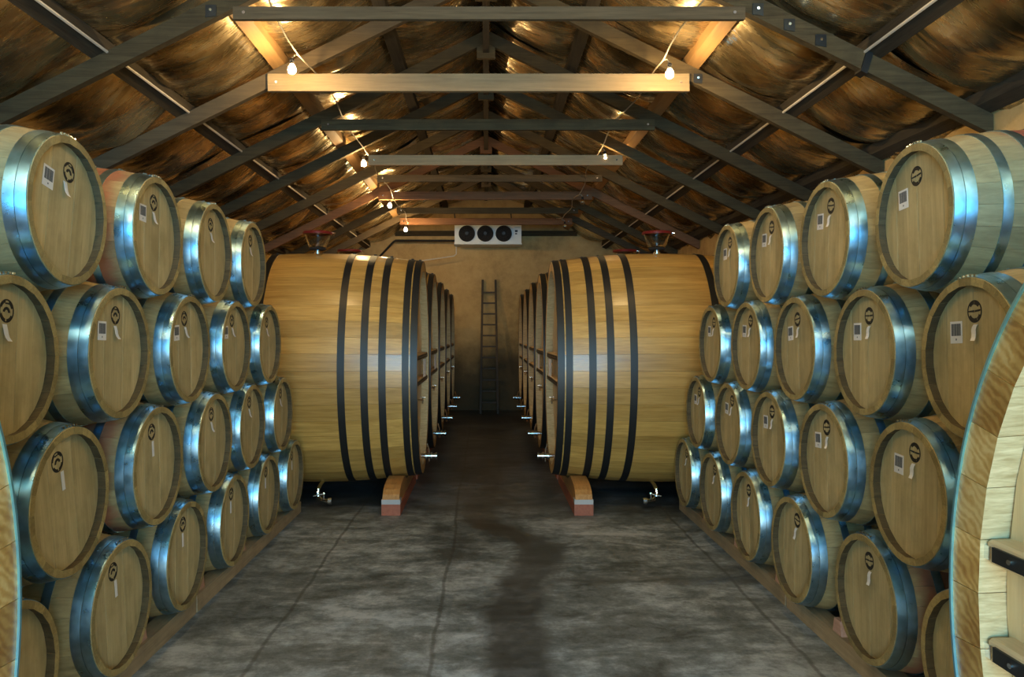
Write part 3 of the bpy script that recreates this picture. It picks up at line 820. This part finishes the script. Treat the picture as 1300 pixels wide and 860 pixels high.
for s in (-1, 1):
    for k in range(2):
        funnel(VX[s]+s*(VL/2)*(1 if k == 0 else 0.99), D0+DS*k, 'glass airlock bowl with dark red lid on top of the %s %s vat' % (['nearest', 'second'][k], side[s]))

# ------------------------------------------------------------------ string lights
lit = {-1: [(-1.45, 0.5, 1.95), (-1.45, 3.2, 1.95), (-1.45, 5.80, 1.965), (-1.45, 9.2, 2.0), (-1.45, 11.7, 1.91), (-1.45, 14.0, 1.85)],  # bulbs short of the view are unseen, added for warm fill
       1: [(1.38, 0.5, 1.95), (1.38, 3.2, 1.95), (1.38, 5.83, 1.942), (1.38, 9.0, 2.02)]}
unlit = {1: [(1.38, 11.1, 1.86), (1.38, 13.6, 1.86)], -1: []}
bn = {-1: ['added unseen above the camera', 'added unseen ahead of camera', 'nearest in view, by the pale tie beam', 'second in view', 'third in view', 'fourth and farthest in view'],
      1: ['added unseen above the camera', 'added unseen ahead of camera', 'nearest in view, at the pale new tie beam end', 'second in view']}
def bulb(p, lb, on):
    t = thing('light_bulb', lb, 'bulb', (p[0], p[1], EYE+p[2]-0.035), 0, 'bulbs of the string lights')
    m = MB(); m.lathe([(0.0, 0.0), (0.016, 0.004), (0.027, 0.015), (0.031, 0.032), (0.027, 0.050), (0.016, 0.066), (0.013, 0.074), (0, 0.074)], 16)
    m.obj('glass', M['bulb'] if on else M['glass'], t, True, 180)
    m = MB(); m.lathe([(0, 0.073), (0.016, 0.073), (0.018, 0.080), (0.018, 0.108), (0.008, 0.118), (0, 0.118)], 12); m.obj('socket', M['rubber'], t, True)
for s in (-1, 1):
    for p, nm in zip(lit[s], bn[s]): bulb(p, 'lit warm bulb, %s light string, %s' % (side[s], nm), True)
    for p, nm in zip(unlit[s], ['nearer', 'farther']): bulb(p, 'unlit bulb on the right light string, %s of two beyond the lit ones' % nm, False)
    seq = [(lit[s][0][0], -2.5, 2.05)]+lit[s]+unlit[s]
    if s == 1: seq = seq+[(1.36, 14.4, 1.98)]
    m = MB(); path = []
    pts = [Vector((p[0]*0.965, p[1], EYE+p[2]+0.105)) for p in seq]
    for i in range(len(pts)-1):
        a, b = pts[i], pts[i+1]
        for q in range(10):
            u = q/10; p = a.lerp(b, u)
            p.z += (-0.05 if i == 0 else 0.0) + 0.035*math.sin(PI*u*3)*(1-u)*0.6 + 0.04*math.sin(PI*u)
            p.x += 0.035*math.sin(u*7+i*2)*math.sin(PI*u)*1.3
            path.append(p)
    path.append(pts[-1])
    m.tube(path, 0.0065, 6)
    for p in seq[1:]:
        if p in lit[s]+unlit[s]:
            m.tube([(p[0]*0.965, p[1], EYE+p[2]+0.105), (p[0]*0.985, p[1], EYE+p[2]+0.11), (p[0], p[1], EYE+p[2]+0.083)], 0.005, 6)
    tag(m.obj('light_cable', M['cord']), 'pale flex of the %s string of bulbs hanging under the tie beams' % side[s], 'cable')

# ------------------------------------------------------------------ cooler on the back wall
cx0, cx1, cz0, cz1, cy0, cy1 = -0.63, 0.71, EYE+1.775, EYE+2.15, 15.55, 16.02
t = thing('evaporator_cooler', 'white three-fan cooling unit hanging high before the back wall', 'cooler', ((cx0+cx1)/2, (cy0+cy1)/2, cz0))
ox, oy, oz = t.location
m = MB(); m.box((cx0-ox, cy0+0.02-oy, 0), (cx1-ox, cy1-oy, cz1-oz)); m.box((cx0-ox-0.01, cy0-oy+0.005, -0.012), (cx1-ox+0.01, cy1-oy, 0.012)); m.obj('casing', M['unit'], t)
for q in range(3):
    fx = cx0+0.245+q*0.37-ox; fz = 0.205
    m = MB(); m.tube([(fx, cy0-oy-0.02, fz), (fx, cy0-oy+0.021, fz)], [0.158, 0.165], 28); sh = m.obj('fan_shroud', M['rubber'], t)
    m = MB()
    for rr in (0.05, 0.09, 0.13, 0.155):
        pth = [(fx+rr*math.cos(2*PI*i/24), cy0-oy-0.026, fz+rr*math.sin(2*PI*i/24)) for i in range(25)]; m.tube(pth, 0.0022, 4)
    for i in range(6):
        a = PI*i/6; m.tube([(fx-0.157*math.cos(a), cy0-oy-0.026, fz-0.157*math.sin(a)), (fx+0.157*math.cos(a), cy0-oy-0.026, fz+0.157*math.sin(a))], 0.002, 4)
    m.obj('fan_guard', M['black'], sh)
    m = MB(); m.tube([(fx, cy0-oy-0.022, fz), (fx, cy0-oy-0.034, fz)], 0.035, 12); m.obj('fan_hub', M['black'], sh)
m = MB(); m.box((cx1-ox-0.13, cy0-oy+0.014, 0.235), (cx1-ox-0.075, cy0-oy+0.021, 0.275)); m.box((cx1-ox-0.125, cy0-oy+0.014, 0.19), (cx1-ox-0.085, cy0-oy+0.021, 0.215)); m.obj('control_panel', M['black'], t)
m = MB(); m.box((cx1-ox-0.14, cy0-oy+0.014, 0.325), (cx1-ox-0.03, cy0-oy+0.021, 0.335)); m.obj('blue_nameplate', simple('pale blue print', (0.25, 0.42, 0.50), 0.5), t)
for xx in (cx0+0.02, cx1-0.18):
    m = MB(); m.tube([(xx-ox, cy0+0.12-oy, cz1-oz), (xx-ox-0.03, cy0+0.10-oy, cz1-oz+0.26)], 0.012, 6); m.obj('hanger_rod', M['black'], t)
m = MB()
m.tube([(-2.35, 15.95, EYE+1.38), (-1.9, 15.95, EYE+1.86), (-1.86, 15.95, EYE+1.885), (-0.64, 15.9, EYE+1.875)], 0.022, 8)
tag(m.obj('refrigerant_pipe', M['rubber']), 'black lagged pipe from the cooler down the left side of the gable', 'pipe')
m = MB(); m.tube([(-0.61, 15.9, EYE+1.77), (-0.61, 15.9, EYE+1.60), (-0.66, 15.9, EYE+1.56), (-1.75, 15.9, EYE+1.40), (-1.75, 16.1, EYE+1.38)], 0.013, 8)
tag(m.obj('drain_pipe', M['white_pvc']), 'thin white drain pipe sloping left from below the cooler', 'pipe')
# timbers across the gable
m = MB(); m.box((-1.9, 16.2, EYE+2.02), (1.9, 16.299, EYE+2.12)); tag(m.obj('gable_beam', M['beam_dark']), 'dark beam fixed across the gable wall behind the cooler', 'beam')

# ladder leaning on the back wall
t = thing('wooden_ladder', 'dark wooden ladder leaning against the back wall between the vat rows', 'ladder', (0.065, 15.60, 0))
lx = 0.135; top_ = Vector((0, 0.66, 2.74))
for s in (-1, 1):
    m = MB(); n0 = len(m.v)
    w0 = 0.20 if s else 0
    a = Vector((s*0.175, 0, 0)); b = Vector((s*lx, 0.655, 2.74))
    m.v += [(a.x-0.022, a.y-0.03, 0), (a.x+0.022, a.y-0.03, 0), (a.x+0.022, a.y+0.03, 0), (a.x-0.022, a.y+0.03, 0),
            (b.x-0.022, b.y-0.03, b.z), (b.x+0.022, b.y-0.03, b.z), (b.x+0.022, b.y+0.03, b.z), (b.x-0.022, b.y+0.03, b.z)]
    m.f += [(0,3,2,1),(4,5,6,7),(0,1,5,4),(1,2,6,5),(2,3,7,6),(3,0,4,7)]; m.m += [0]*6
    m.obj('ladder_rail', M['ladder'], t)
for q in range(11):
    u = (0.22+q*0.225)/2.74; xx = 0.175+(lx-0.175)*u; m = MB(); m.box((-xx, 0.655*u-0.02, 2.74*u-0.016), (xx, 0.655*u+0.02, 2.74*u+0.016)); m.obj('rung', M['ladder'], t)
